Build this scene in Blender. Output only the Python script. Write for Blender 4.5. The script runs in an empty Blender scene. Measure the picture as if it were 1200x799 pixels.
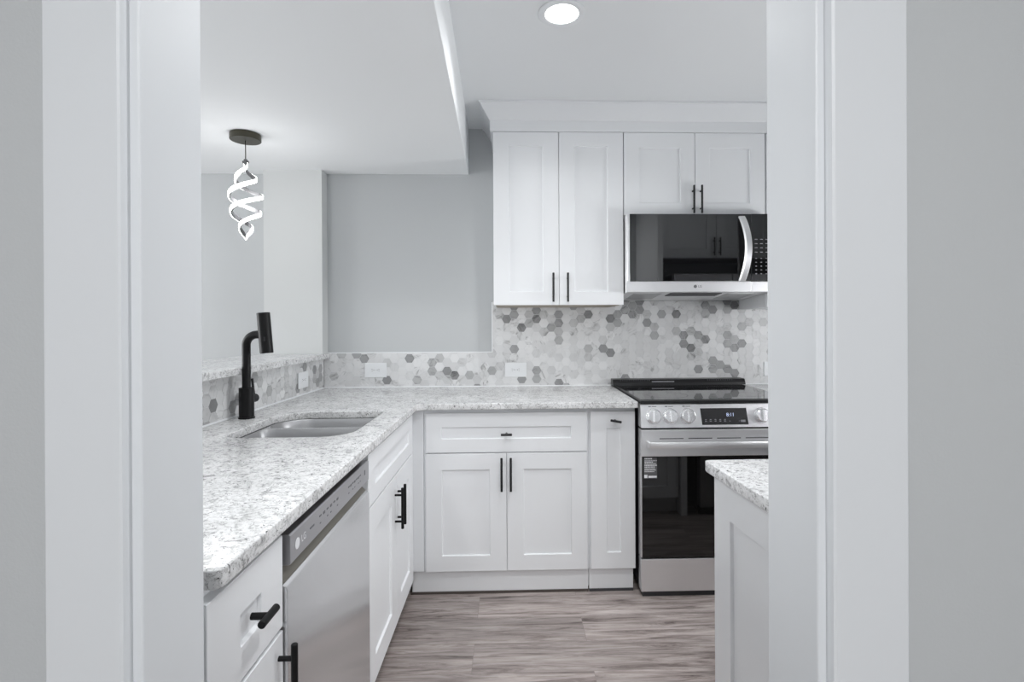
import bpy, bmesh, math, random
from mathutils import Vector, Matrix
from math import sin, cos, pi, radians

C = bpy.context.scene.collection
sc = bpy.context.scene

# ------------------------------------------------------------------ camera
F_PX, CX, CY = 616.5068, 616.8684, 380.8709
YAW, PITCH, ROLL, ZC = 0.0304, -0.0016, -0.0049, 1.2795
cam = bpy.data.cameras.new('camera')
camo = bpy.data.objects.new('camera', cam)
C.objects.link(camo)
cam.sensor_fit = 'HORIZONTAL'
cam.sensor_width = 36.0
cam.lens = F_PX / 1200 * 36.0
cam.shift_x = (600 - CX) / 1200
cam.shift_y = (CY - 399.5) / 1200
cam.clip_start = 0.02
r0 = Vector((cos(YAW), -sin(YAW), 0)); f0 = Vector((sin(YAW), cos(YAW), 0)); z0 = Vector((0, 0, 1))
fw = cos(PITCH) * f0 + sin(PITCH) * z0
u0 = -sin(PITCH) * f0 + cos(PITCH) * z0
rt = cos(ROLL) * r0 + sin(ROLL) * u0
up = -sin(ROLL) * r0 + cos(ROLL) * u0
camo.matrix_world = Matrix(((rt.x, up.x, -fw.x, 0), (rt.y, up.y, -fw.y, 0), (rt.z, up.z, -fw.z, ZC), (0, 0, 0, 1)))
sc.camera = camo

# ------------------------------------------------------------------ look, world
sc.view_settings.view_transform = 'Standard'
sc.view_settings.look = 'None'
sc.view_settings.exposure = 0.10
sc.view_settings.gamma = 1.0
sc.view_settings.use_curve_mapping = False
sc.cycles.use_denoising = True
sc.cycles.diffuse_bounces = 8
sc.cycles.max_bounces = 12
sc.cycles.sample_clamp_indirect = 6.0
sc.cycles.caustics_reflective = False
sc.cycles.caustics_refractive = False

w = bpy.data.worlds.new('world')
sc.world = w
w.use_nodes = True
w.node_tree.nodes['Background'].inputs[0].default_value = (0.93, 0.97, 1.0, 1)
w.node_tree.nodes['Background'].inputs[1].default_value = 1.0

COOL = (0.985, 0.992, 1.0)


def area(name, loc, rot, sx, sy, power, col=COOL, shape='RECTANGLE', spread=pi):
    l = bpy.data.lights.new(name, 'AREA')
    l.shape = shape
    l.size = sx
    l.size_y = sy
    l.energy = power
    l.color = col
    l.spread = spread
    o = bpy.data.objects.new(name, l)
    C.objects.link(o)
    o.location = loc
    o.rotation_euler = rot
    return o


P_CAN, P_DINING_FILL, P_HALL_FILL, P_ADDED_HALL_LAMP, P_KITCHEN_FILL, P_ADDED_CAN_NEAR, P_ADDED_CAN_SINK = 4.7, 63.0, 19.5, 24.0, 26.5, 7.8, 4.4  # every power after the first feeds an added, unseen source

# ------------------------------------------------------------------ materials


def mat(name, col=(0.8, 0.8, 0.8), rough=0.5, metal=0.0, spec=0.5, ior=1.45, emit=None, estr=0.0):
    m = bpy.data.materials.new(name)
    m.use_nodes = True
    b = m.node_tree.nodes['Principled BSDF']
    b.inputs['Base Color'].default_value = (*col, 1)
    b.inputs['Roughness'].default_value = rough
    b.inputs['Metallic'].default_value = metal
    b.inputs['IOR'].default_value = ior
    b.inputs['Specular IOR Level'].default_value = spec
    if emit:
        b.inputs['Emission Color'].default_value = (*emit, 1)
        b.inputs['Emission Strength'].default_value = estr
    return m


def nt(m):
    t = m.node_tree
    b = t.nodes['Principled BSDF']

    def new(kind, **kw):
        n = t.nodes.new(kind)
        for k, v in kw.items():
            if k in n.inputs:
                n.inputs[k].default_value = v
            else:
                setattr(n, k, v)
        return n
    return t, b, new, t.links.new


def ramp(new, stops, interp='LINEAR'):
    r = new('ShaderNodeValToRGB')
    r.color_ramp.interpolation = interp
    e = r.color_ramp.elements
    while len(e) < len(stops):
        e.new(0.5)
    for el, (p, c) in zip(e, stops):
        el.position = p
        el.color = (c, c, c, 1) if isinstance(c, (int, float)) else (*c, 1)
    return r


def paint(name, col, rough, bump=0.0, scale=300.0):
    m = mat(name, col, rough)
    t, b, new, link = nt(m)
    co = new('ShaderNodeTexCoord')
    n = new('ShaderNodeTexNoise', Scale=scale, Detail=3.0)
    link(co.outputs['Object'], n.inputs['Vector'])
    n2 = new('ShaderNodeTexNoise', Scale=1.3, Detail=2.0)
    link(co.outputs['Object'], n2.inputs['Vector'])
    mx = new('ShaderNodeMix', data_type='RGBA')
    mx.inputs[6].default_value = (*[c * 0.975 for c in col], 1)
    mx.inputs[7].default_value = (*[min(1, c * 1.02) for c in col], 1)
    link(n2.outputs[0], mx.inputs[0])
    link(mx.outputs[2], b.inputs['Base Color'])
    if bump:
        bp = new('ShaderNodeBump', Strength=bump, Distance=0.001)
        link(n.outputs[0], bp.inputs['Height'])
        link(bp.outputs[0], b.inputs['Normal'])
    return m


M = {}
M['wall'] = paint('grey_wall_paint', (0.505, 0.52, 0.528), 0.6, 0.25)
M['ceil'] = paint('ceiling_paint', (0.80, 0.815, 0.825), 0.8, 0.1)
M['column'] = paint('pale_column_paint', (0.60, 0.612, 0.61), 0.6, 0.15)
M['trim'] = paint('white_trim_enamel', (0.69, 0.71, 0.73), 0.42, 0.12, 60)
M['cab'] = paint('white_cabinet_lacquer', (0.80, 0.812, 0.828), 0.38, 0.0)
M['under'] = paint('raw_cabinet_underside', (0.42, 0.37, 0.31), 0.6, 0.0)
M['black'] = mat('matte_black_metal', (0.005, 0.005, 0.0055), 0.42, 0.0, 0.28)
M['darkbar'] = mat('dark_pewter_pull', (0.028, 0.028, 0.03), 0.4, 0.4, 0.4)
M['blackglass'] = mat('black_glass', (0.004, 0.004, 0.0045), 0.03, 0.0, 0.5, 2.0)
M['ovenglass'] = mat('oven_glass', (0.004, 0.004, 0.004), 0.03, 0.0, 0.5, 1.65)
M['cookglass'] = mat('cooktop_glass', (0.006, 0.006, 0.007), 0.03, 0.0, 0.5, 2.1)
M['blackplastic'] = mat('black_plastic', (0.012, 0.012, 0.013), 0.3)
M['charcoal'] = mat('charcoal_gap', (0.05, 0.05, 0.055), 0.5)
M['brownstrip'] = mat('dark_brown_strip', (0.075, 0.062, 0.055), 0.6)
M['plate'] = mat('white_plastic', (0.80, 0.815, 0.83), 0.35)
M['slot'] = mat('outlet_slot', (0.22, 0.22, 0.22), 0.5)
M['logo_grey'] = mat('grey_print', (0.16, 0.16, 0.17), 0.5)
M['print_white'] = mat('white_print', (0.75, 0.75, 0.77), 0.5)
M['print_dim'] = mat('dim_grey_print', (0.30, 0.30, 0.32), 0.5)
M['sticker'] = mat('sticker_grey', (0.10, 0.10, 0.105), 0.5)
M['lcd'] = mat('lcd_digits', (0.3, 0.35, 0.5), 0.5, emit=(0.62, 0.72, 1.0), estr=0.55)
M['canlight'] = mat('lit_lens', (1, 1, 1), 0.5, emit=(1, 0.995, 0.98), estr=9.0)
M['led'] = mat('lit_led_strip', (1, 1, 1), 0.5, emit=(1.0, 1.0, 1.0), estr=5.0)
M['bronze'] = mat('dark_bronze', (0.06, 0.057, 0.042), 0.35, 0.6)
M['ledback'] = mat('grey_metal_strip', (0.17, 0.17, 0.175), 0.35, 0.7)
M['grout'] = mat('light_grout', (0.66, 0.67, 0.68), 0.8)


def steel(name, col, rough, axis):
    m = mat(name, col, rough, 0.85)
    t, b, new, link = nt(m)
    co = new('ShaderNodeTexCoord')
    mp = new('ShaderNodeMapping')
    mp.inputs['Scale'].default_value = axis
    link(co.outputs['Object'], mp.inputs['Vector'])
    n = new('ShaderNodeTexNoise', Scale=1.0, Detail=2.0)
    link(mp.outputs[0], n.inputs['Vector'])
    mr = new('ShaderNodeMapRange')
    mr.inputs[3].default_value = rough * 0.94
    mr.inputs[4].default_value = rough * 1.06
    link(n.outputs[0], mr.inputs[0])
    link(mr.outputs[0], b.inputs['Roughness'])
    bp = new('ShaderNodeBump', Strength=0.018, Distance=0.0003)
    link(n.outputs[0], bp.inputs['Height'])
    link(bp.outputs[0], b.inputs['Normal'])
    return m


M['steel'] = steel('brushed_steel', (0.82, 0.82, 0.83), 0.36, (6, 6, 700))
M['steel_dw'] = steel('brushed_steel_dishwasher', (0.68, 0.68, 0.69), 0.2, (3, 3, 500))
M['steel_dark'] = steel('dark_steel', (0.42, 0.415, 0.43), 0.3, (8, 8, 500))
M['steel_pocket'] = mat('steel_pocket', (0.26, 0.245, 0.215), 0.38, 0.9)
M['steel_sink'] = steel('sink_steel', (0.46, 0.46, 0.47), 0.36, (400, 6, 6))
M['chrome'] = mat('polished_knob_steel', (0.86, 0.86, 0.87), 0.25, 1.0)


def granite():
    m = mat('speckled_granite', (0.7, 0.7, 0.7), 0.2)
    t, b, new, link = nt(m)
    co = new('ShaderNodeTexCoord')
    mp = new('ShaderNodeMapping')
    mp.inputs['Rotation'].default_value = (0.35, 0.2, 0.5)
    link(co.outputs['Object'], mp.inputs['Vector'])
    V = mp.outputs[0]
    big = new('ShaderNodeTexNoise', Scale=9.0, Detail=3.0, Roughness=0.6)
    mid = new('ShaderNodeTexNoise', Scale=38.0, Detail=5.0, Roughness=0.72, Distortion=1.4)
    fine = new('ShaderNodeTexNoise', Scale=120.0, Detail=3.0, Roughness=0.7, Distortion=0.6)
    spk = new('ShaderNodeTexNoise', Scale=62.0, Detail=4.0, Roughness=0.65, Distortion=2.2)
    for n in (big, mid, fine, spk):
        link(V, n.inputs['Vector'])
    rb = ramp(new, [(0.35, (0.68, 0.682, 0.686)), (0.65, (0.80, 0.802, 0.806))])
    link(big.outputs[0], rb.inputs[0])
    rm = ramp(new, [(0.36, 0.52), (0.47, 0.90), (0.56, 1.0)])
    link(mid.outputs[0], rm.inputs[0])
    rf = ramp(new, [(0.34, 0.62), (0.47, 1.0)])
    link(fine.outputs[0], rf.inputs[0])
    rs = ramp(new, [(0.315, 0.10), (0.375, 0.55), (0.41, 1.0)])
    link(spk.outputs[0], rs.inputs[0])
    cur = rb.outputs[0]
    for r in (rm, rf, rs):
        mx = new('ShaderNodeMix', data_type='RGBA', blend_type='MULTIPLY')
        mx.inputs[0].default_value = 1.0
        link(cur, mx.inputs[6])
        link(r.outputs[0], mx.inputs[7])
        cur = mx.outputs[2]
    link(cur, b.inputs['Base Color'])
    return m


M['granite'] = granite()


def hex_marble():
    m = mat('hexagon_marble', (0.7, 0.7, 0.7), 0.3)
    t, b, new, link = nt(m)
    at = new('ShaderNodeAttribute', attribute_name='tone')
    sep = new('ShaderNodeSeparateColor')
    link(at.outputs['Color'], sep.inputs[0])
    co = new('ShaderNodeTexCoord')
    # each tile is cut from another bit of stone: shift the veins by its random value
    mul = new('ShaderNodeVectorMath', operation='SCALE')
    mul.inputs['Scale'].default_value = 37.0
    link(at.outputs['Color'], mul.inputs[0])
    add = new('ShaderNodeVectorMath', operation='ADD')
    link(co.outputs['Object'], add.inputs[0])
    link(mul.outputs[0], add.inputs[1])
    rot = new('ShaderNodeVectorRotate', rotation_type='Y_AXIS')
    link(add.outputs[0], rot.inputs['Vector'])
    ang = new('ShaderNodeMath', operation='MULTIPLY')
    ang.inputs[1].default_value = 6.28
    link(sep.outputs[2], ang.inputs[0])
    link(ang.outputs[0], rot.inputs['Angle'])
    mp = new('ShaderNodeMapping')
    mp.inputs['Scale'].default_value = (1, 1, 2.4)
    link(rot.outputs[0], mp.inputs['Vector'])
    v1 = new('ShaderNodeTexNoise', Scale=11.0, Detail=6.0, Roughness=0.68, Distortion=1.0)
    link(mp.outputs[0], v1.inputs['Vector'])
    rv = ramp(new, [(0.34, 0.42), (0.43, 0.82), (0.50, 1.0), (0.60, 1.0), (0.70, 0.70)])
    link(v1.outputs[0], rv.inputs[0])
    base = ramp(new, [(0.0, (0.75, 0.752, 0.755)), (0.45, (0.58, 0.582, 0.585)), (0.75, (0.36, 0.362, 0.365)), (1.0, (0.19, 0.191, 0.194))])
    link(sep.outputs[0], base.inputs[0])
    mx = new('ShaderNodeMix', data_type='RGBA', blend_type='MULTIPLY')
    link(sep.outputs[1], mx.inputs[0])
    link(base.outputs[0], mx.inputs[6])
    link(rv.outputs[0], mx.inputs[7])
    link(mx.outputs[2], b.inputs['Base Color'])
    return m


M['hex'] = hex_marble()


def planks():
    m = mat('grey_brown_planks', (0.4, 0.38, 0.36), 0.42)
    t, b, new, link = nt(m)
    co = new('ShaderNodeTexCoord')
    mp = new('ShaderNodeMapping')
    mp.inputs['Location'].default_value = (0.918, -0.111, 0)
    link(co.outputs['Object'], mp.inputs['Vector'])
    br = new('ShaderNodeTexBrick')
    br.offset = 0.37
    br.inputs['Scale'].default_value = 1.0
    br.inputs['Mortar Size'].default_value = 0.0009
    br.inputs['Mortar Smooth'].default_value = 0.2
    br.inputs['Brick Width'].default_value = 1.22
    br.inputs['Row Height'].default_value = 0.182
    br.inputs['Color1'].default_value = (0, 0, 0, 1)
    br.inputs['Color2'].default_value = (1, 1, 1, 1)
    br.inputs['Mortar'].default_value = (0.5, 0.5, 0.5, 1)
    link(mp.outputs[0], br.inputs['Vector'])
    rgb = new('ShaderNodeSeparateColor')
    link(br.outputs['Color'], rgb.inputs[0])
    off = new('ShaderNodeCombineXYZ')
    sc1 = new('ShaderNodeMath', operation='MULTIPLY')
    sc1.inputs[1].default_value = 31.0
    link(rgb.outputs[0], sc1.inputs[0])
    link(sc1.outputs[0], off.inputs[2])
    link(sc1.outputs[0], off.inputs[0])
    add = new('ShaderNodeVectorMath', operation='ADD')
    link(mp.outputs[0], add.inputs[0])
    link(off.outputs[0], add.inputs[1])
    g = new('ShaderNodeMapping')
    g.inputs['Scale'].default_value = (3.2, 36, 1)
    link(add.outputs[0], g.inputs['Vector'])
    gn = new('ShaderNodeTexNoise', Scale=1.0, Detail=8.0, Roughness=0.74, Distortion=0.9)
    link(g.outputs[0], gn.inputs['Vector'])
    g2 = new('ShaderNodeMapping')
    g2.inputs['Scale'].default_value = (1.3, 10, 1)
    link(add.outputs[0], g2.inputs['Vector'])
    gn2 = new('ShaderNodeTexNoise', Scale=1.0, Detail=4.0, Roughness=0.6, Distortion=1.0)
    link(g2.outputs[0], gn2.inputs['Vector'])
    r1 = ramp(new, [(0.31, (0.075, 0.058, 0.053)), (0.42, (0.27, 0.226, 0.212)), (0.54, (0.43, 0.375, 0.355)), (0.70, (0.56, 0.505, 0.485))])
    link(gn.outputs[0], r1.inputs[0])
    r2 = ramp(new, [(0.28, 0.36), (0.40, 0.80), (0.55, 1.0), (0.7, 1.15)])
    link(gn2.outputs[0], r2.inputs[0])
    mx = new('ShaderNodeMix', data_type='RGBA', blend_type='MULTIPLY')
    mx.inputs[0].default_value = 1.0
    link(r1.outputs[0], mx.inputs[6])
    link(r2.outputs[0], mx.inputs[7])
    r3 = ramp(new, [(0.0, 0.80), (1.0, 1.06)])
    link(rgb.outputs[0], r3.inputs[0])
    mx2 = new('ShaderNodeMix', data_type='RGBA', blend_type='MULTIPLY')
    mx2.inputs[0].default_value = 1.0
    link(mx.outputs[2], mx2.inputs[6])
    link(r3.outputs[0], mx2.inputs[7])
    mx3 = new('ShaderNodeMix', data_type='RGBA')
    mx3.inputs[7].default_value = (0.24, 0.205, 0.195, 1)
    link(br.outputs['Fac'], mx3.inputs[0])
    link(mx2.outputs[2], mx3.inputs[6])
    link(mx3.outputs[2], b.inputs['Base Color'])
    bp = new('ShaderNodeBump', Strength=0.12, Distance=0.002)
    link(gn.outputs[0], bp.inputs['Height'])
    link(bp.outputs[0], b.inputs['Normal'])
    return m


M['floor'] = planks()


def glass():
    """thin clear pane: mostly transparent with a weak mirror"""
    m = bpy.data.materials.new('added_window_glass')
    m.use_nodes = True
    t = m.node_tree
    t.nodes.clear()
    out = t.nodes.new('ShaderNodeOutputMaterial')
    tr = t.nodes.new('ShaderNodeBsdfTransparent')
    gl = t.nodes.new('ShaderNodeBsdfGlossy')
    gl.inputs['Roughness'].default_value = 0.02
    mx = t.nodes.new('ShaderNodeMixShader')
    mx.inputs[0].default_value = 0.06
    t.links.new(tr.outputs[0], mx.inputs[1])
    t.links.new(gl.outputs[0], mx.inputs[2])
    t.links.new(mx.outputs[0], out.inputs[0])
    return m


M['glass'] = glass()

# ------------------------------------------------------------------ mesh helpers


def nb():
    return bmesh.new()


def box(bm, x0, x1, y0, y1, z0, z1, bev=0.0, seg=1):
    x0, x1 = min(x0, x1), max(x0, x1)
    y0, y1 = min(y0, y1), max(y0, y1)
    z0, z1 = min(z0, z1), max(z0, z1)
    v = [bm.verts.new(p) for p in [(x0, y0, z0), (x1, y0, z0), (x1, y1, z0), (x0, y1, z0), (x0, y0, z1), (x1, y0, z1), (x1, y1, z1), (x0, y1, z1)]]
    f = [bm.faces.new([v[i] for i in q]) for q in [(0, 3, 2, 1), (4, 5, 6, 7), (0, 1, 5, 4), (1, 2, 6, 5), (2, 3, 7, 6), (3, 0, 4, 7)]]
    if bev:
        e = list({e for q in f for e in q.edges})
        bmesh.ops.bevel(bm, geom=e, offset=bev, segments=seg, affect='EDGES', profile=0.5)
    return bm


def prism(bm, pts, axis, a0, a1, bev=0.0, seg=1):
    """polygon pts (2-D) extruded along an axis: 'Z' pts are x,y; 'X' pts are y,z; 'Y' pts are x,z"""
    def mk(p, a):
        return {'Z': (p[0], p[1], a), 'X': (a, p[0], p[1]), 'Y': (p[0], a, p[1])}[axis]
    A = [bm.verts.new(mk(p, a0)) for p in pts]
    B = [bm.verts.new(mk(p, a1)) for p in pts]
    fs = [bm.faces.new(A), bm.faces.new(list(reversed(B)))]
    n = len(pts)
    for i in range(n):
        fs.append(bm.faces.new([A[(i + 1) % n], A[i], B[i], B[(i + 1) % n]]))
    bmesh.ops.recalc_face_normals(bm, faces=fs)
    if bev:
        e = list({e for q in fs[:2] for e in q.edges})
        bmesh.ops.bevel(bm, geom=e, offset=bev, segments=seg, affect='EDGES', profile=0.5)
    return bm


def tube(bm, path, r, seg=16, cap=True):
    path = [Vector(p) for p in path]
    rs = r if isinstance(r, (list, tuple)) else [r] * len(path)
    rings = []
    ref = None
    for i, p in enumerate(path):
        d = (path[min(i + 1, len(path) - 1)] - path[max(i - 1, 0)]).normalized()
        if ref is None:
            ref = d.orthogonal().normalized()
        ref = (ref - d * ref.dot(d)).normalized()
        s = d.cross(ref)
        rings.append([bm.verts.new(p + (ref * cos(2 * pi * k / seg) + s * sin(2 * pi * k / seg)) * rs[i]) for k in range(seg)])
    for a, b in zip(rings, rings[1:]):
        for k in range(seg):
            f = bm.faces.new([a[k], a[(k + 1) % seg], b[(k + 1) % seg], b[k]])
            f.smooth = True
    if cap:
        bm.faces.new(list(reversed(rings[0])))
        bm.faces.new(rings[-1])
    return bm


def cyl(bm, p0, p1, r, seg=20, bev=0.0):
    p0, p1 = Vector(p0), Vector(p1)
    d = (p1 - p0).normalized()
    if bev:
        path = [p0, p0 + d * bev, p1 - d * bev, p1]
        return tube_sharp(bm, path, [r - bev, r, r, r - bev], seg)
    return tube_sharp(bm, [p0, p1], [r, r], seg)


def tube_sharp(bm, path, rs, seg=20):
    """lathe along a straight axis with given radii"""
    d = (path[-1] - path[0]).normalized()
    ref = d.orthogonal().normalized()
    s = d.cross(ref)
    rings = [[bm.verts.new(p + (ref * cos(2 * pi * k / seg) + s * sin(2 * pi * k / seg)) * r) for k in range(seg)] for p, r in zip(path, rs)]
    for a, b in zip(rings, rings[1:]):
        for k in range(seg):
            f = bm.faces.new([a[k], a[(k + 1) % seg], b[(k + 1) % seg], b[k]])
            f.smooth = True
    bm.faces.new(list(reversed(rings[0])))
    bm.faces.new(rings[-1])
    return bm


def obj(name, bm, m, parent=None):
    bmesh.ops.recalc_face_normals(bm, faces=bm.faces)
    me = bpy.data.meshes.new(name)
    bm.to_mesh(me)
    bm.free()
    me.materials.append(m)
    # keep flat faces crisp beside smooth ones
    for e in me.edges:
        pass
    o = bpy.data.objects.new(name, me)
    C.objects.link(o)
    if parent:
        o.parent = parent
    return o


def sharp(o, ang=0.6):
    o.data.set_sharp_from_angle(angle=ang)
    return o


def tag(o, label=None, cat=None, group=None):
    if label:
        o['label'] = label
    if cat:
        o['category'] = cat
    if group:
        o['group'] = group
    return o


def thing(name, label, cat, loc=(0, 0, 0), rz=0.0, group=None):
    o = bpy.data.objects.new(name, None)
    o.empty_display_size = 0.1
    C.objects.link(o)
    o.location = loc
    o.rotation_euler = (0, 0, rz)
    return tag(o, label, cat, group)


def struct(name, bm, m, parent=None):
    o = obj(name, bm, m, parent)
    if not parent:
        o['kind'] = 'structure'
    return o


def text(name, body, size, loc, rot, m, parent, extrude=0.0003, align='CENTER', sx=1.0):
    cu = bpy.data.curves.new(name, 'FONT')
    cu.body = body
    cu.size = size
    cu.extrude = extrude
    cu.align_x = align
    cu.align_y = 'CENTER'
    cu.materials.append(m)
    tmp = bpy.data.objects.new(name, cu)
    C.objects.link(tmp)
    dg = bpy.context.evaluated_depsgraph_get()
    me = bpy.data.meshes.new_from_object(tmp.evaluated_get(dg))
    bpy.data.objects.remove(tmp)
    me.name = name
    o = bpy.data.objects.new(name, me)
    C.objects.link(o)
    o.location = loc
    o.rotation_euler = rot
    o.scale = (sx, 1, 1)
    if parent:
        o.parent = parent
    return o


# ------------------------------------------------------------------ measures
D = 3.0985          # face of the hexagon tile on the back wall
WB = D + 0.008      # painted back wall
H = 0.914           # counter top
SL = 0.0295         # slab thickness
YB = 2.483          # door faces of the back base units
YU = 2.762          # door faces of the back wall units
XF = -0.449         # door faces of the left run
ZK = 2.43           # kitchen ceiling
ZD = 2.160          # lower ceiling on the left
XR = 0.600          # left side of the range
XR2 = 1.360
XW = 2.25           # right kitchen wall
XL = -3.6           # dining side wall
YF0, YF1 = 0.592, 0.707   # doorway wall


def xt(y):          # tile face on the bar wall (a touch out of square)
    return -1.086 - 0.0194 * (3.121 - y)


# ------------------------------------------------------------------ setting
bm = box(nb(), XL - 0.1, XW + 0.1, -2.6, WB + 0.1, -0.06, 0.0)
struct('floor', bm, M['floor'])

bm = box(nb(), XL - 0.1, XW + 0.1, WB, WB + 0.10, 0, 2.75)
struct('wall_back', bm, M['wall'])
# right wall with an added window for fill light, out of sight behind the jamb
bm = nb()
ky0, ky1, kz0, kz1 = 1.50, 2.42, 0.95, 1.60
box(bm, XW, XW + 0.1, YF1, ky0, 0, 2.75)
box(bm, XW, XW + 0.1, ky1, WB, 0, 2.75)
box(bm, XW, XW + 0.1, ky0, ky1, 0, kz0)
box(bm, XW, XW + 0.1, ky0, ky1, kz1, 2.75)
struct('wall_right', bm, M['wall'])
bm = nb()
box(bm, XW - 0.015, XW + 0.09, ky0, ky0 + 0.05, kz0, kz1)
box(bm, XW - 0.015, XW + 0.09, ky1 - 0.05, ky1, kz0, kz1)
box(bm, XW - 0.015, XW + 0.09, ky0 + 0.05, ky1 - 0.05, kz0, kz0 + 0.05)
box(bm, XW - 0.015, XW + 0.09, ky0 + 0.05, ky1 - 0.05, kz1 - 0.05, kz1)
wn = struct('added_window_3', bm, M['trim'])
obj('added_window_pane', box(nb(), XW + 0.05, XW + 0.055, ky0 + 0.05, ky1 - 0.05, kz0 + 0.05, kz1 - 0.05), M['glass'], wn)
area('fill_kitchen', (XW + 0.2, (ky0 + ky1) / 2, (kz0 + kz1) / 2), (0, pi / 2, 0), 0.55, 0.82, P_KITCHEN_FILL)

# wall with the doorway: left part, right part, header
bm = nb()
box(bm, XL - 0.1, -0.424, YF0, YF1, 0, 2.75)
box(bm, 0.366, XW + 0.1, YF0, YF1, 0, 2.75)
box(bm, -0.424, 0.366, YF0, YF1, 2.06, 2.75)
struct('wall_front', bm, M['wall'])

# dining side wall with an unseen window, added to let in fill light
bm = nb()
wy0, wy1, wz0, wz1 = 1.0, 2.7, 0.75, 2.0
box(bm, XL - 0.1, XL, YF1, wy0, 0, 2.75)
box(bm, XL - 0.1, XL, wy1, WB, 0, 2.75)
box(bm, XL - 0.1, XL, wy0, wy1, 0, wz0)
box(bm, XL - 0.1, XL, wy0, wy1, wz1, 2.75)
struct('wall_left', bm, M['wall'])
bm = nb()
box(bm, XL - 0.09, XL + 0.015, wy0, wy0 + 0.05, wz0, wz1)
box(bm, XL - 0.09, XL + 0.015, wy1 - 0.05, wy1, wz0, wz1)
box(bm, XL - 0.09, XL + 0.015, wy0 + 0.05, wy1 - 0.05, wz0, wz0 + 0.05)
box(bm, XL - 0.09, XL + 0.015, wy0 + 0.05, wy1 - 0.05, wz1 - 0.05, wz1)
wn = struct('added_window_1', bm, M['trim'])
obj('added_window_pane', box(nb(), XL - 0.055, XL - 0.050, wy0 + 0.05, wy1 - 0.05, wz0 + 0.05, wz1 - 0.05), M['glass'], wn)
area('fill_dining', (XL - 0.25, (wy0 + wy1) / 2, (wz0 + wz1) / 2 + 0.1), (0, -pi / 2, 0), 1.2, 1.6, P_DINING_FILL)

# ceilings


def xb(y):
    return -0.239 + 0.0215 * (3.098 - y)


bm = prism(nb(), [(xb(YF1), YF1), (XW + 0.1, YF1), (XW + 0.1, WB), (xb(WB), WB)], 'Z', ZK, ZK + 0.1)
struct('ceiling', bm, M['ceil'])
bm = prism(nb(), [(XL - 0.1, YF1), (xb(YF1), YF1), (xb(WB), WB), (XL - 0.1, WB)], 'Z', ZD, ZK + 0.1, 0.004, 2)
struct('ceiling', bm, M['ceil'])

# hall behind the camera
bm = nb()
box(bm, -1.75, -1.65, -2.6, YF0, 0, 2.75)
struct('wall_hall_left', bm, M['wall'])
bm = nb()
box(bm, 1.75, 1.85, -2.6, YF0, 0, 2.75)
struct('wall_hall_right', bm, M['wall'])
bm = nb()
hx0, hx1, hz0, hz1 = -0.8, 0.9, 0.7, 2.1
box(bm, -1.75, hx0, -2.6, -2.5, 0, 2.75)
box(bm, hx1, 1.85, -2.6, -2.5, 0, 2.75)
box(bm, hx0, hx1, -2.6, -2.5, 0, hz0)
box(bm, hx0, hx1, -2.6, -2.5, hz1, 2.75)
struct('wall_hall_back', bm, M['wall'])
bm = nb()
box(bm, hx0, hx0 + 0.05, -2.59, -2.485, hz0, hz1)
box(bm, hx1 - 0.05, hx1, -2.59, -2.485, hz0, hz1)
box(bm, hx0 + 0.05, hx1 - 0.05, -2.59, -2.485, hz0, hz0 + 0.05)
box(bm, hx0 + 0.05, hx1 - 0.05, -2.59, -2.485, hz1 - 0.05, hz1)
wn = struct('added_window_2', bm, M['trim'])  # unseen window added to throw light on the doorway wall
obj('added_window_pane', box(nb(), hx0 + 0.05, hx1 - 0.05, -2.555, -2.55, hz0 + 0.05, hz1 - 0.05), M['glass'], wn)
area('fill_hall', (0.05, -2.75, 1.5), (-pi / 2, 0, pi), 1.5, 1.2, P_HALL_FILL)
bm = box(nb(), -1.75, 1.85, -2.6, YF0, ZK, ZK + 0.1)
struct('ceiling_hall', bm, M['ceil'])

# doorway lining and casings
bm = nb()
box(bm, -0.424, -0.406, YF0 - 0.001, YF1, 0, 2.06, 0.002, 2)
struct('trim_1', bm, M['trim'])
bm = nb()
box(bm, 0.350, 0.366, YF0 - 0.001, YF1, 0, 2.06, 0.002, 2)
struct('trim_2', bm, M['trim'])
bm = box(nb(), -0.406, 0.350, YF0 - 0.001, YF1, 2.042, 2.06)
struct('trim_3', bm, M['trim'])
bm = prism(nb(), [(-0.4965, 0.592), (-0.4965, 0.5755), (-0.4955, 0.575), (-0.419, 0.575), (-0.4165, 0.5765), (-0.4165, 0.592)], 'Z', 0, 2.14)
struct('trim_4', bm, M['trim'])
bm = prism(nb(), [(0.4445, 0.592), (0.4445, 0.5755), (0.4435, 0.575), (0.3625, 0.575), (0.3595, 0.5765), (0.3595, 0.592)], 'Z', 0, 2.14)
struct('trim_5', bm, M['trim'])
bm = box(nb(), -0.4165, 0.3595, 0.575, 0.592, 2.052, 2.14, 0.002)
struct('trim_6', bm, M['trim'])

# bar wall (half height) behind the sink, its stub column
bm = prism(nb(), [(xt(0.80) - 0.008, 0.80), (xt(3.09) - 0.008, 3.10), (-1.30, 3.10), (-1.33, 0.80)], 'Z', 0, 1.0865)
struct('wall_bar', bm, M['wall'])
bm = box(nb(), -1.392, -1.066, 3.018, WB, 1.1165, ZD)
struct('column', bm, M['column'])

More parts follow.
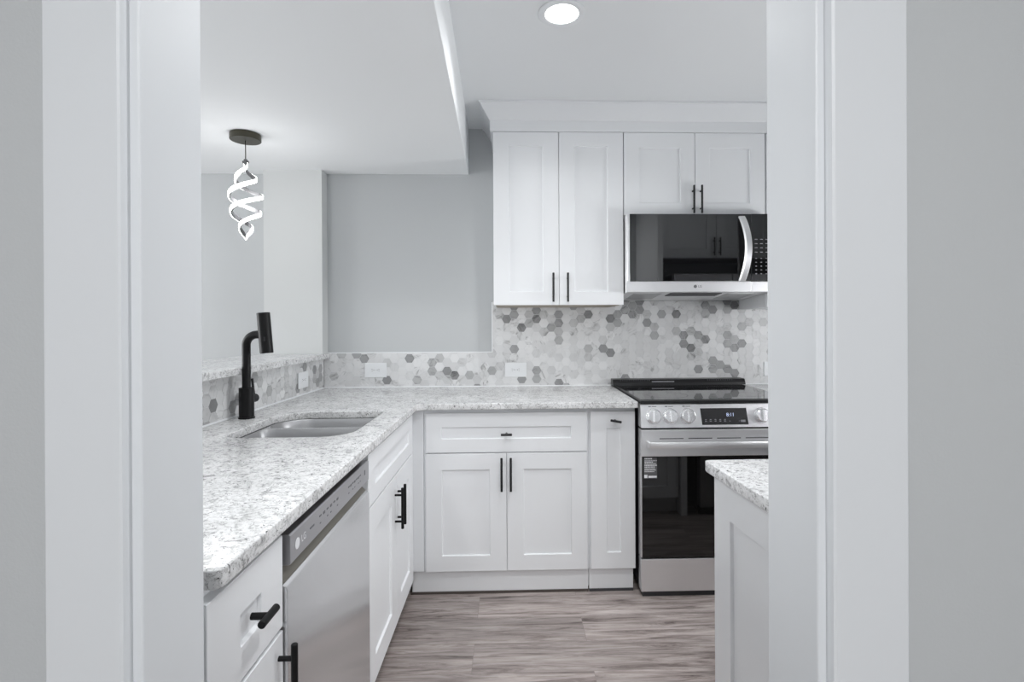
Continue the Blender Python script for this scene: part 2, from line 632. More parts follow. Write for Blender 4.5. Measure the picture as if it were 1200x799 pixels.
# crown moulding and fascia over the wall units: mitred round the left end
XU0, XU1, XU2 = -0.088, 0.601, 1.362
bm = nb()
prof = [(0.016, 2.290), (0.016, 2.345), (0.020, 2.347), (0.066, 2.418), (0.072, 2.420), (0.072, 2.4295), (0.0, 2.4295), (0.0, 2.290)]
xe = XW - 0.002
A = [bm.verts.new((xe, YU + 0.008 - o, z)) for o, z in prof]
B = [bm.verts.new((XU0 + 0.003 - o, YU + 0.008 - o, z)) for o, z in prof]
Cc = [bm.verts.new((XU0 + 0.003 - o, WB - 0.0005, z)) for o, z in prof]
n = len(prof)
for P, Q in ((A, B), (B, Cc)):
    for i in range(n):
        bm.faces.new([P[i], P[(i + 1) % n], Q[(i + 1) % n], Q[i]])
bm.faces.new(A)
bm.faces.new(list(reversed(Cc)))
struct('trim_7', bm, M['cab'])

# ------------------------------------------------------------------ hexagon tile


def clip(poly, axis, val, keep_greater):
    out = []
    for i in range(len(poly)):
        a, b = poly[i], poly[(i + 1) % len(poly)]
        ia = (a[axis] >= val) == keep_greater
        ib = (b[axis] >= val) == keep_greater
        if ia:
            out.append(a)
        if ia != ib:
            t = (val - a[axis]) / (b[axis] - a[axis])
            out.append((a[0] + (b[0] - a[0]) * t, a[1] + (b[1] - a[1]) * t))
    return out


def hex_tiles(rects, R, to3d, seed, dark_spots, gap=0.0009):
    """flat-topped hexagons cut to the rectangles; each tile a thin slab with its own stone"""
    rnd = random.Random(seed)
    bm = nb()
    col = bm.loops.layers.float_color.new('tone')
    x0 = min(r[0] for r in rects); x1 = max(r[1] for r in rects)
    z0 = min(r[2] for r in rects); z1 = max(r[3] for r in rects)
    ni = int((x1 - x0) / (1.5 * R)) + 3
    nj = int((z1 - z0) / (math.sqrt(3) * R)) + 3
    for i in range(-1, ni):
        for j in range(-1, nj):
            cx = x0 + i * 1.5 * R + 0.012
            cz = z0 + j * math.sqrt(3) * R + (R * math.sqrt(3) / 2 if i % 2 else 0) - 0.008
            k = rnd.random()
            near = sum(math.exp(-((cx - a) ** 2 + (cz - b) ** 2) / (s * s)) * s_w for a, b, s, s_w in dark_spots)
            pd = 0.09 + 0.42 * min(1, near)
            if k < pd * 0.5:
                tone = rnd.uniform(0.62, 0.95)
            elif k < pd:
                tone = rnd.uniform(0.36, 0.62)
            else:
                tone = rnd.uniform(0.0, 0.34)
            vein = rnd.choice((0.3, 0.5, 0.8, 1.0)) if (rnd.random() < 0.5 or tone > 0.4) else 0.12
            c4 = (tone, vein, rnd.random(), 1)
            r = R - gap
            hexa = [(cx + r * cos(a * pi / 3), cz + r * sin(a * pi / 3)) for a in range(6)]
            for (a0, a1, b0, b1) in rects:
                p = clip(hexa, 0, a0, True)
                for ax, v, g in ((0, a1, False), (1, b0, True), (1, b1, False)):
                    if len(p) > 2:
                        p = clip(p, ax, v, g)
                if len(p) < 3:
                    continue
                ar = abs(sum(p[q][0] * p[(q + 1) % len(p)][1] - p[(q + 1) % len(p)][0] * p[q][1] for q in range(len(p)))) / 2
                if ar < 2e-6:
                    continue
                fr = [bm.verts.new(to3d(q[0], q[1], 0.0)) for q in p]
                bk = [bm.verts.new(to3d(q[0], q[1], 0.0016)) for q in p]
                fs = [bm.faces.new(fr)]
                for q in range(len(p)):
                    fs.append(bm.faces.new([fr[q], bk[q], bk[(q + 1) % len(p)], fr[(q + 1) % len(p)]]))
                for f in fs:
                    for l in f.loops:
                        l[col] = c4
    return bm


ZP = 1.1145
# back wall: low band under the opening, full height under the wall units
XPE = -0.104
root = thing('backsplash', 'grey and white marble hexagon tile backsplash on the back wall behind the stove', 'backsplash', (0, D, H))
rects = [(-1.085, XPE, H, ZP), (XPE, XW, H, 1.415)]
bm = hex_tiles(rects, 0.0292, lambda a, b, d: (a, d, b - H), 7,
               [(0.02, 1.36, 0.12, 1.0), (0.35, 1.36, 0.12, 1.0), (0.65, 1.40, 0.1, 1.0), (0.85, 1.33, 0.14, 1.2), (1.33, 1.36, 0.16, 1.2),
                (1.18, 1.10, 0.16, 1.3), (-0.35, 1.0, 0.1, 0.8), (-0.18, 0.99, 0.08, 1.0), (0.15, 1.30, 0.1, .6), (-0.50, 1.07, 0.08, .8)])
tl = obj('tile_field', bm, M['hex'], root)
bm = nb()
box(bm, -1.085, XPE, 0.0012, 0.0075, 0, ZP - H)
box(bm, XPE, XW - 0.001, 0.0012, 0.0075, 0, 1.415 - H)
obj('grout', bm, M['grout'], root)
bm = nb()
box(bm, -1.085, XPE, -0.0006, 0.0075, ZP - H, ZP - H + 0.006, 0.001)
box(bm, XPE - 0.006, XPE, -0.0006, 0.0075, ZP - H + 0.006, 1.41 - H, 0.001)
obj('edge_trim', bm, M['plate'], root)
bm = nb()
prism(bm, [(-0.006, 0.0005), (0.0, 0.006), (0.001, 0.006), (0.001, 0.0005)], 'X', -1.085, XR - 0.005)
prism(bm, [(-0.006, 0.0005), (0.0, 0.006), (0.001, 0.006), (0.001, 0.0005)], 'X', XR2 + 0.005, XW - 0.002)
obj('caulk_line', bm, M['plate'], root)

# left: on the bar wall, under the ledge
root = thing('backsplash', 'marble hexagon tile strip on the low bar wall behind the black faucet', 'backsplash', (0, 0, H))
rects = [(0.80, 3.096, H, 1.0865)]
bm = hex_tiles(rects, 0.0292, lambda a, b, d: (xt(a) - d, a, b - H), 11,
               [(3.0, 1.02, 0.1, 1.1), (2.1, 1.0, 0.15, .8), (2.55, 1.0, 0.2, .9), (2.86, 1.03, .12, 1.0)])
obj('tile_field', bm, M['hex'], root)
bm = prism(nb(), [(xt(0.80) - 0.0012, 0.80), (xt(3.096) - 0.0012, 3.096), (xt(3.096) - 0.0075, 3.096), (xt(0.80) - 0.0075, 0.80)], 'Z', 0, 1.0865 - H)
obj('grout', bm, M['grout'], root)
bm = nb()
for (ya, yb) in ((0.80, 3.09),):
    va = [bm.verts.new((xt(ya) + a, ya, b)) for a, b in ((0.006, 0.0005), (0.0, 0.006), (-0.001, 0.006), (-0.001, 0.0005))]
    vb = [bm.verts.new((xt(yb) + a, yb, b)) for a, b in ((0.006, 0.0005), (0.0, 0.006), (-0.001, 0.006), (-0.001, 0.0005))]
    for i in range(4):
        bm.faces.new([va[i], va[(i + 1) % 4], vb[(i + 1) % 4], vb[i]])
    bm.faces.new(va); bm.faces.new(list(reversed(vb)))
obj('caulk_line', bm, M['plate'], root)

# ------------------------------------------------------------------ granite tops


def rounded(cx0, cx1, cy0, cy1, radii, n=8):
    """rectangle with corner radii (x0y0, x1y0, x1y1, x0y1), counter-clockwise"""
    out = []
    for (px, py, a0), r in zip([(cx0, cy0, pi), (cx1, cy0, 1.5 * pi), (cx1, cy1, 0), (cx0, cy1, 0.5 * pi)], radii):
        sx = 1 if px == cx0 else -1
        sy = 1 if py == cy0 else -1
        for k in range(n + 1):
            a = a0 + pi / 2 * k / n
            out.append((px + sx * r + r * cos(a), py + sy * r + r * sin(a)))
    return out


def slab(name, outer, hole, z0, z1, m, bev, label, cat, bev_test=None, group=None):
    bm = nb()

    def ring(pts, z):
        return [bm.verts.new((p[0], p[1], z)) for p in pts]
    top_o = ring(outer, z1)
    eo = [bm.edges.new((top_o[i], top_o[(i + 1) % len(outer)])) for i in range(len(outer))]
    eh = []
    if hole:
        top_h = ring(hole, z1)
        eh = [bm.edges.new((top_h[i], top_h[(i + 1) % len(hole)])) for i in range(len(hole))]
    res = bmesh.ops.triangle_fill(bm, use_beauty=True, use_dissolve=False, edges=eo + eh)
    faces = [f for f in res['geom'] if isinstance(f, bmesh.types.BMFace)]
    ex = bmesh.ops.extrude_face_region(bm, geom=faces)
    vs = [g for g in ex['geom'] if isinstance(g, bmesh.types.BMVert)]
    for v in vs:
        v.co.z = z0
    bmesh.ops.recalc_face_normals(bm, faces=bm.faces)
    bm.edges.ensure_lookup_table()
    be = []
    for e in bm.edges:
        if len(e.link_faces) == 2 and e.verts[0].co.z == e.verts[1].co.z:
            n0, n1 = e.link_faces[0].normal, e.link_faces[1].normal
            if abs(n0.dot(n1)) < 0.3:
                mid = (e.verts[0].co + e.verts[1].co) / 2
                if bev_test is None or bev_test(mid):
                    be.append(e)
    if be and bev:
        bmesh.ops.bevel(bm, geom=be, offset=bev, segments=4, affect='EDGES', profile=0.5)
    o = obj(name, bm, m)
    for p in o.data.polygons:
        p.use_smooth = True
    sharp(o, 0.75)
    return tag(o, label, cat, group)


XC, YC = -0.434, 2.444      # front edges of the L
YE = 0.797                  # near end of the L
rr = 0.03
corner = [(XC + rr - rr * cos(a), YC - rr + rr * sin(a)) for a in [pi / 2 * k / 6 for k in range(7)]]
outer = [(xt(YE) + 0.0005, YE), (XC - 0.012, YE), (XC - 0.004, YE + 0.004), (XC, YE + 0.012)] + corner + [(XR - 0.008, YC), (XR - 0.003, YC + 0.005), (XR - 0.003, D - 0.0005), (xt(D) + 0.0005, D - 0.0005)]
hole = rounded(-0.952, -0.535, 1.742, 2.252, (0.07, 0.11, 0.03, 0.14))
slab('countertop', outer, hole, H - SL, H, M['granite'], 0.0032,
     'L-shaped speckled white granite countertop holding the double sink', 'countertop',
     lambda m: m.x > xt(m.y) + 0.02 and m.y < D - 0.02)

# bar ledge
outer = [(-1.465, 0.80), (-1.0575, 0.80), (-1.0525, 3.097), (-1.40, 3.097), (-1.455, 3.06)]
slab('bar_top', outer, None, 1.0872, 1.1163, M['granite'], 0.003,
     'raised granite bar ledge on the low wall above the faucet tile', 'countertop', lambda m: m.y < 3.05)

# right of the doorway


def xp(y):
    return 0.517 + 0.047 * (1.392 - y)


outer = [(xp(0.709), 0.709), (1.128, 0.709), (1.128, 1.402), (xp(1.395) + 0.012, 1.395), (xp(1.388) + 0.002, 1.391), (xp(1.38), 1.380)]
slab('countertop', outer, None, H - SL, H, M['granite'], 0.0032,
     'short granite countertop beside the right door jamb, in front of the stove', 'countertop', lambda m: m.y > 0.72)
outer = [(XR2 + 0.004, YC + 0.004), (XW - 0.001, YC + 0.004), (XW - 0.001, D - 0.0005), (XR2 + 0.004, D - 0.0005)]
slab('countertop', outer, None, H - SL, H, M['granite'], 0.0032,
     'granite countertop to the right of the stove, behind the door jamb', 'countertop', lambda m: m.y < D - 0.02)

# ------------------------------------------------------------------ cabinets


def shaker(w, h, t, fl, fr, fb, ft, depth=0.008, bev=0.0011):
    """door lying in x,z, face towards -y, lower left corner at the origin, back at y = 0"""
    bm = nb()

    def rect(a, b, c, d, y):
        return [bm.verts.new(p) for p in ((a, y, c), (b, y, c), (b, y, d), (a, y, d))]
    e = bev
    bk = rect(0, w, 0, h, 0)
    s1 = rect(0, w, 0, h, -t + e)
    s2 = rect(e, w - e, e, h - e, -t)
    i1 = rect(fl - e, w - fr + e, fb - e, h - ft + e, -t)
    i2 = rect(fl, w - fr, fb, h - ft, -t + e)
    q = 0.002
    i3 = rect(fl + q, w - fr - q, fb + q, h - ft - q, -t + depth)
    for P, Q in ((bk, s1), (s1, s2), (s2, i1), (i1, i2), (i2, i3)):
        for k in range(4):
            bm.faces.new([P[k], P[(k + 1) % 4], Q[(k + 1) % 4], Q[k]])
    bm.faces.new(list(reversed(bk)))
    bm.faces.new(i3)
    return bm


def door(name, parent, x0, x1, z0, z1, frame, m=None, t=0.019, y=0.0):
    fl, fr, fb, ft = frame
    o = obj(name, shaker(x1 - x0, z1 - z0, t, fl, fr, fb, ft), m or M['cab'], parent)
    o.location = (x0, y, z0)
    return o


def bar_pull(parent_door, name, x, z0, z1, proj=0.029, r=0.0055, m=None, y=-0.019):
    """upright round bar with two posts; in the unit's own axes, converted to the door's"""
    dx, dy, dz = parent_door.location
    bm = nb()
    cyl(bm, (x - dx, y - proj - dy, z0 - dz), (x - dx, y - proj - dy, z1 - dz), r, 14, 0.0012)
    for z in (z0 + 0.028, z1 - 0.028):
        cyl(bm, (x - dx, y - dy, z - dz), (x - dx, y - proj - dy, z - dz), r * 0.78, 12)
    return sharp(obj(name, bm, m or M['darkbar'], parent_door))


def t_pull(parent_door, name, x, z, half=0.026, tilt=0.0, proj=0.029, r=0.0058, m=None, y=-0.019):
    dx, dy, dz = parent_door.location
    bm = nb()
    cx, cy, cz = x - dx, y - proj - dy, z - dz
    cyl(bm, (cx - half * cos(tilt), cy, cz - half * sin(tilt)), (cx + half * cos(tilt), cy, cz + half * sin(tilt)), r, 16, 0.0012)
    cyl(bm, (cx, y - dy, cz), (cx, cy, cz), r * 0.9, 14)
    return sharp(obj(name, bm, m or M['darkbar'], parent_door))


def carcass(parent, x0, x1, y0, y1, z0, z1, m=None, bev=0.001):
    return obj('carcass', box(nb(), x0, x1, y0, y1, z0, z1, bev), m or M['cab'], parent)


ZT = H - SL - 0.0006
TK = 0.113
# --- back: 30 inch base with drawer and two doors (origin: floor, at the door plane back)
yc = YB + 0.019
root = thing('base_cabinet', 'white base cabinet with one wide drawer over two doors, on the back wall', 'cabinet', (0, yc, 0))
dp = D - yc - 0.004
bm = box(nb(), -0.412, 0.3695, 0.0, dp, TK, ZT, 0.0008)
box(bm, -0.412, 0.3695, 0.016, dp, 0.021, TK)
obj('carcass', bm, M['cab'], root)
obj('corner_filler', box(nb(), -0.4675, -0.4125, -0.006, 0.02, TK, ZT, 0.0008), M['cab'], root)
obj('toe_kick', box(nb(), -0.470, 0.3655, 0.007, 0.0155, 0.012, TK - 0.002), M['cab'], root)
obj('base_strip', box(nb(), -0.478, 0.366, 0.003, 0.0155, 0.0005, 0.0115), M['brownstrip'], root)
d = door('drawer', root, -0.400, 0.3605, 0.677, 0.8625, (0.073, 0.0765, 0.064, 0.067))
t_pull(d, 'handle', -0.021, 0.7645, 0.026)
d = door('door', root, -0.401, -0.0225, 0.117, 0.672, (0.0755, 0.0785, 0.074, 0.077))
bar_pull(d, 'handle', -0.0445, 0.499, 0.656)
d = door('door', root, -0.0195, 0.3605, 0.117, 0.672, (0.0785, 0.0755, 0.074, 0.077))
bar_pull(d, 'handle', -0.0015, 0.499, 0.656)

# --- back: narrow pull-out beside the range
root = thing('pullout_cabinet', 'narrow white pull-out cabinet with a single tall door left of the stove', 'cabinet', (0, yc, 0))
bm = box(nb(), 0.3705, 0.593, 0.0, dp, TK, ZT, 0.0008)
box(bm, 0.3715, 0.585, 0.016, dp, 0.021, TK)
obj('carcass', bm, M['cab'], root)
obj('toe_kick', box(nb(), 0.3715, 0.583, 0.0075, 0.0155, 0.012, TK - 0.002), M['cab'], root)
obj('base_strip', box(nb(), 0.3715, 0.583, 0.0035, 0.0155, 0.0005, 0.0115), M['charcoal'], root)
d = door('door', root, 0.377, 0.5895, 0.117, 0.8635, (0.077, 0.0685, 0.078, 0.080))
t_pull(d, 'handle', 0.4935, 0.822, 0.026, -0.19)

# --- left run: units face +x; unit x runs along world y
RZ = pi / 2
xc = XF - 0.019
ld = xc - xt(2.0) - 0.02


def left_unit(name, label, cat):
    return thing(name, label, cat, (xc, 0, 0), RZ)


root = left_unit('sink_cabinet', 'white sink base cabinet with a false drawer front over two doors, in the corner', 'cabinet')
bm = nb()
# open box under the sink
box(bm, 1.656, 1.674, 0.0, ld, TK, ZT)
box(bm, 2.43, 2.448, 0.0, ld, TK, ZT)
box(bm, 1.674, 2.43, ld - 0.012, ld, TK, ZT)
box(bm, 1.674, 2.43, 0.0, ld - 0.012, TK, TK + 0.018)
box(bm, 1.674, 2.43, 0.0, 0.018, 0.66, ZT)
obj('carcass', bm, M['cab'], root)
obj('corner_filler', box(nb(), 2.4485, 2.4945, -0.002, 0.016, TK, ZT, 0.0008), M['cab'], root)
obj('toe_kick', box(nb(), 1.656, 2.448, 0.06, 0.075, 0.0, TK - 0.001), M['brownstrip'], root)  # dark brown colour puts in the shade of the toe recess
door('false_drawer_front', root, 1.668, 2.418, 0.700, 0.8705, (0.085, 0.085, 0.055, 0.058))
d = door('door', root, 1.668, 2.0675, 0.110, 0.695, (0.082, 0.08, 0.082, 0.09))
bar_pull(d, 'handle', 2.0455, 0.492, 0.650, m=M['black'])
d = door('door', root, 2.0705, 2.418, 0.110, 0.695, (0.08, 0.082, 0.082, 0.09))
bar_pull(d, 'handle', 2.0935, 0.492, 0.650, m=M['black'])

root = left_unit('drawer_cabinet', 'narrow white drawer-over-door cabinet at the near end of the sink counter', 'cabinet')
bm = box(nb(), 0.789, 1.046, 0.0, ld, TK, ZT, 0.001)
box(bm, 0.793, 1.042, 0.06, ld, 0.0, TK)
obj('carcass', bm, M['cab'], root)
d = door('drawer', root, 0.7875, 1.0455, 0.690, 0.868, (0.098, 0.0865, 0.056, 0.068))
t_pull(d, 'handle', 0.921, 0.778, 0.029, 0.0, 0.03, 0.0068, M['black'])
d = door('door', root, 0.7875, 1.0455, 0.117, 0.682, (0.07, 0.07, 0.072, 0.072))
bar_pull(d, 'handle', 1.026, 0.515, 0.666, 0.03, 0.0065, M['black'])

# --- counter run by the right jamb
root = thing('base_cabinet', 'white base cabinet with a framed end panel beside the right door jamb', 'cabinet', (0, 0, 0))
bm = prism(nb(), [(xp(0.71) + 0.040, 0.711), (1.126, 0.711), (1.126, 1.36), (xp(1.36) + 0.040, 1.36)], 'Z', TK, ZT)
prism(bm, [(xp(0.71) + 0.045, 0.711), (1.124, 0.711), (1.124, 1.30), (xp(1.30) + 0.045, 1.30)], 'Z', 0, TK)
obj('carcass', bm, M['cab'], root)
wd = 0.66
ep = obj('end_panel', shaker(wd, ZT - 0.0, 0.019, 0.09, 0.094, 0.10, 0.098), M['cab'], root)
# panel face looks to -x: local -y -> world -x, local x -> world -y
ep.rotation_euler = (0, 0, -pi / 2 + math.atan(0.047))
ep.location = (xp(1.381) + 0.0400, 1.381, 0.0)
d = obj('door', shaker(0.555, 0.58, 0.019, 0.075, 0.075, 0.075, 0.075), M['cab'], root)
d.rotation_euler = (0, 0, pi); d.location = (1.120, 1.361, 0.117)
d3 = obj('drawer', shaker(0.555, 0.16, 0.019, 0.075, 0.075, 0.055, 0.055), M['cab'], root)
d3.rotation_euler = (0, 0, pi); d3.location = (1.120, 1.361, 0.702)
bm = nb()
cyl(bm, (0.53, -0.048, 0.40), (0.53, -0.048, 0.55), 0.0055, 12)
cyl(bm, (0.53, -0.018, 0.425), (0.53, -0.048, 0.425), 0.0045, 10)
cyl(bm, (0.53, -0.018, 0.525), (0.53, -0.048, 0.525), 0.0045, 10)
sharp(obj('handle', bm, M['darkbar'], d))

# --- right of the range
root = thing('base_cabinet', 'white corner base cabinet on the far side of the stove, behind the door jamb', 'cabinet', (0, yc, 0))
bm = box(nb(), 1.372, XW - 0.002, 0.0, dp, TK, ZT, 0.0008)
box(bm, 1.376, XW - 0.002, 0.05, dp, 0.0, TK)
obj('carcass', bm, M['cab'], root)
d = door('door', root, 1.377, 1.70, 0.117, 0.8635, (0.075, 0.075, 0.077, 0.077))
bar_pull(d, 'handle', 1.402, 0.68, 0.83)
door('door', root, 1.704, 2.243, 0.117, 0.8635, (0.075, 0.075, 0.077, 0.077))

# --- wall units on the back wall
yu = YU + 0.019
du = WB - yu - 0.001
root = thing('wall_cabinet', 'tall white wall cabinet with two narrow doors, left of the microwave', 'cabinet', (0, yu, 1.38))
obj('carcass', box(nb(), XU0 + 0.001, XU1 - 0.001, 0.0, du, 0.003, 0.9095, 0.0008), M['cab'], root)
obj('underside', box(nb(), XU0 + 0.012, XU1 - 0.022, 0.003, du, -0.003, 0.003), M['under'], root)
d = door('door', root, -0.0865, 0.2565, 0.0, 0.9085, (0.0815, 0.0825, 0.070, 0.072))
bar_pull(d, 'handle', 0.2255, 0.016, 0.168, 0.027, 0.0055)
d = door('door', root, 0.2595, 0.5985, 0.0, 0.9085, (0.0815, 0.0825, 0.070, 0.072))
bar_pull(d, 'handle', 0.3015, 0.016, 0.168, 0.027, 0.0055)

root = thing('wall_cabinet', 'short white wall cabinet with two doors mounted above the microwave', 'cabinet', (0, yu, 1.851))
obj('carcass', box(nb(), XU1 + 0.001, XU2 - 0.001, 0.0, du, 0.0, 0.4385, 0.0008), M['cab'], root)
d = door('door', root, 0.6035, 0.9805, 0.001, 0.4375, (0.082, 0.075, 0.066, 0.080))
bar_pull(d, 'handle', 0.9685, 0.008, 0.156, 0.027, 0.0055)
d = door('door', root, 0.9835, 1.3585, 0.001, 0.4375, (0.078, 0.080, 0.066, 0.080))
bar_pull(d, 'handle', 1.0100, 0.008, 0.156, 0.027, 0.0055)

root = thing('wall_cabinet', 'white wall cabinet right of the microwave, mostly behind the door jamb', 'cabinet', (0, yu, 1.362))
obj('carcass', box(nb(), XU2 + 0.003, XW - 0.002, 0.0, du, 0.0, 0.9265, 0.0008), M['cab'], root)
d = door('door', root, 1.367, 1.70, 0.001, 0.9255, (0.08, 0.08, 0.072, 0.072))
bar_pull(d, 'handle', 1.392, 0.02, 0.17, 0.027, 0.0055)
door('door', root, 1.704, 2.243, 0.001, 0.9255, (0.08, 0.08, 0.072, 0.072))

# refrigerator bay beyond the short counter: seen only as a reflection in the microwave and oven glass
root = thing('tall_panel', 'tall white side panel beside the refrigerator, mirrored in the microwave glass', 'panel', (1.15, 1.04, 0))
obj('board', box(nb(), -0.02, 0.02, -0.33, 0.36, 0.0, 2.29, 0.001), M['cab'], root)
root = thing('wall_cabinet', 'white wall cabinet above the refrigerator, mirrored in the microwave glass', 'cabinet', (0, 1.04, 1.823), pi)
obj('carcass', box(nb(), -2.20, -1.172, 0.0, 0.33, 0.0, 0.46, 0.0008), M['cab'], root)
d = door('door', root, -2.198, -1.722, 0.001, 0.459, (0.08, 0.08, 0.075, 0.075))
bar_pull(d, 'handle', -1.745, 0.02, 0.17, 0.027, 0.0055, M['black'])
d = door('door', root, -1.718, -1.242, 0.001, 0.459, (0.08, 0.08, 0.075, 0.075))
bar_pull(d, 'handle', -1.695, 0.02, 0.17, 0.027, 0.0055, M['black'])
root = thing('refrigerator', 'dark steel refrigerator by the doorway wall, mirrored in the oven glass', 'refrigerator', (1.70, 1.40, 0), pi)
obj('cabinet_body', box(nb(), -0.45, 0.45, 0.05, 0.66, 0.02, 1.66, 0.004), M['charcoal'], root)
for xa, xb_ in ((-0.45, -0.002), (0.002, 0.45)):
    dd = obj('door', box(nb(), xa, xb_, -0.02, 0.048, 0.62, 1.66, 0.006, 2), M['steel_dark'], root)
    hx = -0.05 if xa < -0.1 else 0.05
    bm = nb()
    cyl(bm, (hx, -0.06, 0.80), (hx, -0.06, 1.50), 0.011, 14)
    cyl(bm, (hx, -0.02, 0.84), (hx, -0.06, 0.84), 0.008, 10)
    cyl(bm, (hx, -0.02, 1.46), (hx, -0.06, 1.46), 0.008, 10)
    sharp(obj('handle', bm, M['steel_dark'], dd))
dd = obj('freezer_drawer', box(nb(), -0.45, 0.45, -0.02, 0.048, 0.06, 0.612, 0.006, 2), M['steel_dark'], root)
bm = nb()
cyl(bm, (-0.35, -0.06, 0.55), (0.35, -0.06, 0.55), 0.011, 14)
cyl(bm, (-0.30, -0.02, 0.55), (-0.30, -0.06, 0.55), 0.008, 10)
cyl(bm, (0.30, -0.02, 0.55), (0.30, -0.06, 0.55), 0.008, 10)
sharp(obj('handle', bm, M['steel_dark'], dd))
obj('foot_grille', box(nb(), -0.44, 0.44, 0.03, 0.05, 0.0, 0.055), M['blackplastic'], root)

# ------------------------------------------------------------------ dishwasher
root = left_unit('dishwasher', 'stainless steel dishwasher under the granite between white cabinets', 'dishwasher')
y0, y1 = 1.051, 1.651
f = -0.026            # face plane in unit y (towards the room)
obj('tub', box(nb(), y0, y1, 0.02, ld, 0.10, 0.868), M['charcoal'], root)
bm = nb()
# door skin with a softly rounded top lip
prism(bm, [(0.018, 0.105), (f, 0.105), (f, 0.756), (f + 0.003, 0.763), (f + 0.009, 0.767), (0.018, 0.767)], 'X', y0, y1, 0.0012)
sharp(obj('door_panel', bm, M['steel_dw'], root), 0.5)
bm = prism(nb(), [(0.0185, 0.7675), (f + 0.010, 0.7675), (0.014, 0.799), (0.0185, 0.799)], 'X', y0 + 0.004, y1 - 0.004)
obj('pocket_handle', bm, M['steel_pocket'], root)
bm = prism(nb(), [(0.0185, 0.7995), (f + 0.004, 0.7995), (f, 0.8015), (f, 0.858), (f + 0.003, 0.8605), (0.0185, 0.8605)], 'X', y0 + 0.014, y1 - 0.004, 0.0008)
cp = sharp(obj('control_panel', bm, M['steel_dark'], root), 0.5)
obj('top_gap_shade', box(nb(), y0, y1, 0.012, 0.0185, 0.861, ZT), M['blackplastic'], root)  # black strip standing in for the dark gap under the slab
obj('toe_panel', box(nb(), y0, y1, 0.045, 0.06, 0.0, 0.10), M['blackplastic'], root)
# marks: roundel with letters, rows of key legends
bm = cyl(nb(), (y0 + 0.048, f - 0.0002, 0.830), (y0 + 0.048, f - 0.0008, 0.830), 0.0115, 24)
lg = obj('logo', bm, M['print_white'], cp)
tx = text('lettering', 'LG', 0.021, (y0 + 0.081, f - 0.0005, 0.830), (pi / 2, 0, 0), M['print_white'], cp)
bm = nb()
box(bm, y0 + 0.118, y0 + 0.142, f - 0.0006, f, 0.831, 0.835)
for g0, cnt, st in ((0.175, 6, 0.024), (0.39, 7, 0.018)):
    for k in range(cnt):
        xx = y0 + g0 + k * st
        box(bm, xx, xx + 0.012, f - 0.0006, f, 0.837 - (k % 2) * 0.002, 0.841)
        if k % 3 != 1:
            box(bm, xx + 0.002, xx + 0.009, f - 0.0006, f, 0.821, 0.8235)
box(bm, y0 + 0.548, y0 + 0.556, f - 0.0006, f, 0.827, 0.841)
obj('key_legends', bm, M['logo_grey'], cp)

# ------------------------------------------------------------------ sink, faucet
root = thing('sink', 'stainless steel undermount double-bowl sink set in the granite', 'sink', (0, 0, H - SL))


def bowl(x0, x1, y0, y1, radii, depth, wall_in=0.012):
    bm = nb()
    N = 8
    # inside, top to bottom, then a thin skin outside
    lv = [(0.0, 0.0), (0.006, -0.02), (0.014, -depth * 0.75), (0.026, -depth * 0.95), (0.06, -depth)]
    rings = []
    for ins, z in lv:
        rd = [max(0.012, r - ins * 0.3) for r in radii]
        rings.append([bm.verts.new((p[0], p[1], z)) for p in rounded(x0 + ins, x1 - ins, y0 + ins, y1 - ins, rd, N)])
    rings2 = []
    for ins, z in lv:
        rd = [r + 0.003 for r in radii]
        rings2.append([bm.verts.new((p[0], p[1], z - (0.004 if z < -0.15 else 0))) for p in rounded(x0 + ins - 0.003, x1 - ins + 0.003, y0 + ins - 0.003, y1 - ins + 0.003, rd, N)])
    n = len(rings[0])
    for R_ in (rings, rings2):
        for a, b in zip(R_, R_[1:]):
            for k in range(n):
                f = bm.faces.new([a[k], a[(k + 1) % n], b[(k + 1) % n], b[k]])
                f.smooth = True
        f = bm.faces.new(R_[-1])
        f.smooth = True
    for k in range(n):
        bm.faces.new([rings[0][k], rings[0][(k + 1) % n], rings2[0][(k + 1) % n], rings2[0][k]])
    return bm


YDV = 2.045
ob = bowl(-0.945, -0.545, 1.752, YDV - 0.012, (0.07, 0.10, 0.05, 0.05), 0.20)
b1 = sharp(obj('bowl', ob, M['steel_sink'], root), 0.9)
ob = bowl(-0.945, -0.545, YDV + 0.010, 2.245, (0.05, 0.05, 0.035, 0.12), 0.20)
b2 = sharp(obj('bowl', ob, M['steel_sink'], root), 0.9)
bm = nb()
ov = [bm.verts.new((p[0], p[1], -0.0006)) for p in rounded(-0.975, -0.512, 1.718, 2.275, (0.08, 0.12, 0.05, 0.15))]
e1 = [bm.edges.new((ov[i], ov[(i + 1) % len(ov)])) for i in range(len(ov))]
ev = []
for (a, b, c, d_, rd) in ((-0.945, -0.545, 1.752, YDV - 0.012, (0.07, 0.10, 0.05, 0.05)), (-0.945, -0.545, YDV + 0.010, 2.245, (0.05, 0.05, 0.035, 0.12))):
    hv = [bm.verts.new((p[0], p[1], -0.0006)) for p in rounded(a, b, c, d_, rd)]
    ev += [bm.edges.new((hv[i], hv[(i + 1) % len(hv)])) for i in range(len(hv))]
res = bmesh.ops.triangle_fill(bm, use_beauty=True, edges=e1 + ev)
fs = [g for g in res['geom'] if isinstance(g, bmesh.types.BMFace)]
ex = bmesh.ops.extrude_face_region(bm, geom=fs)
for g in ex['geom']:
    if isinstance(g, bmesh.types.BMVert):
        g.co.z -= 0.002
obj('rim', bm, M['chrome'], root)
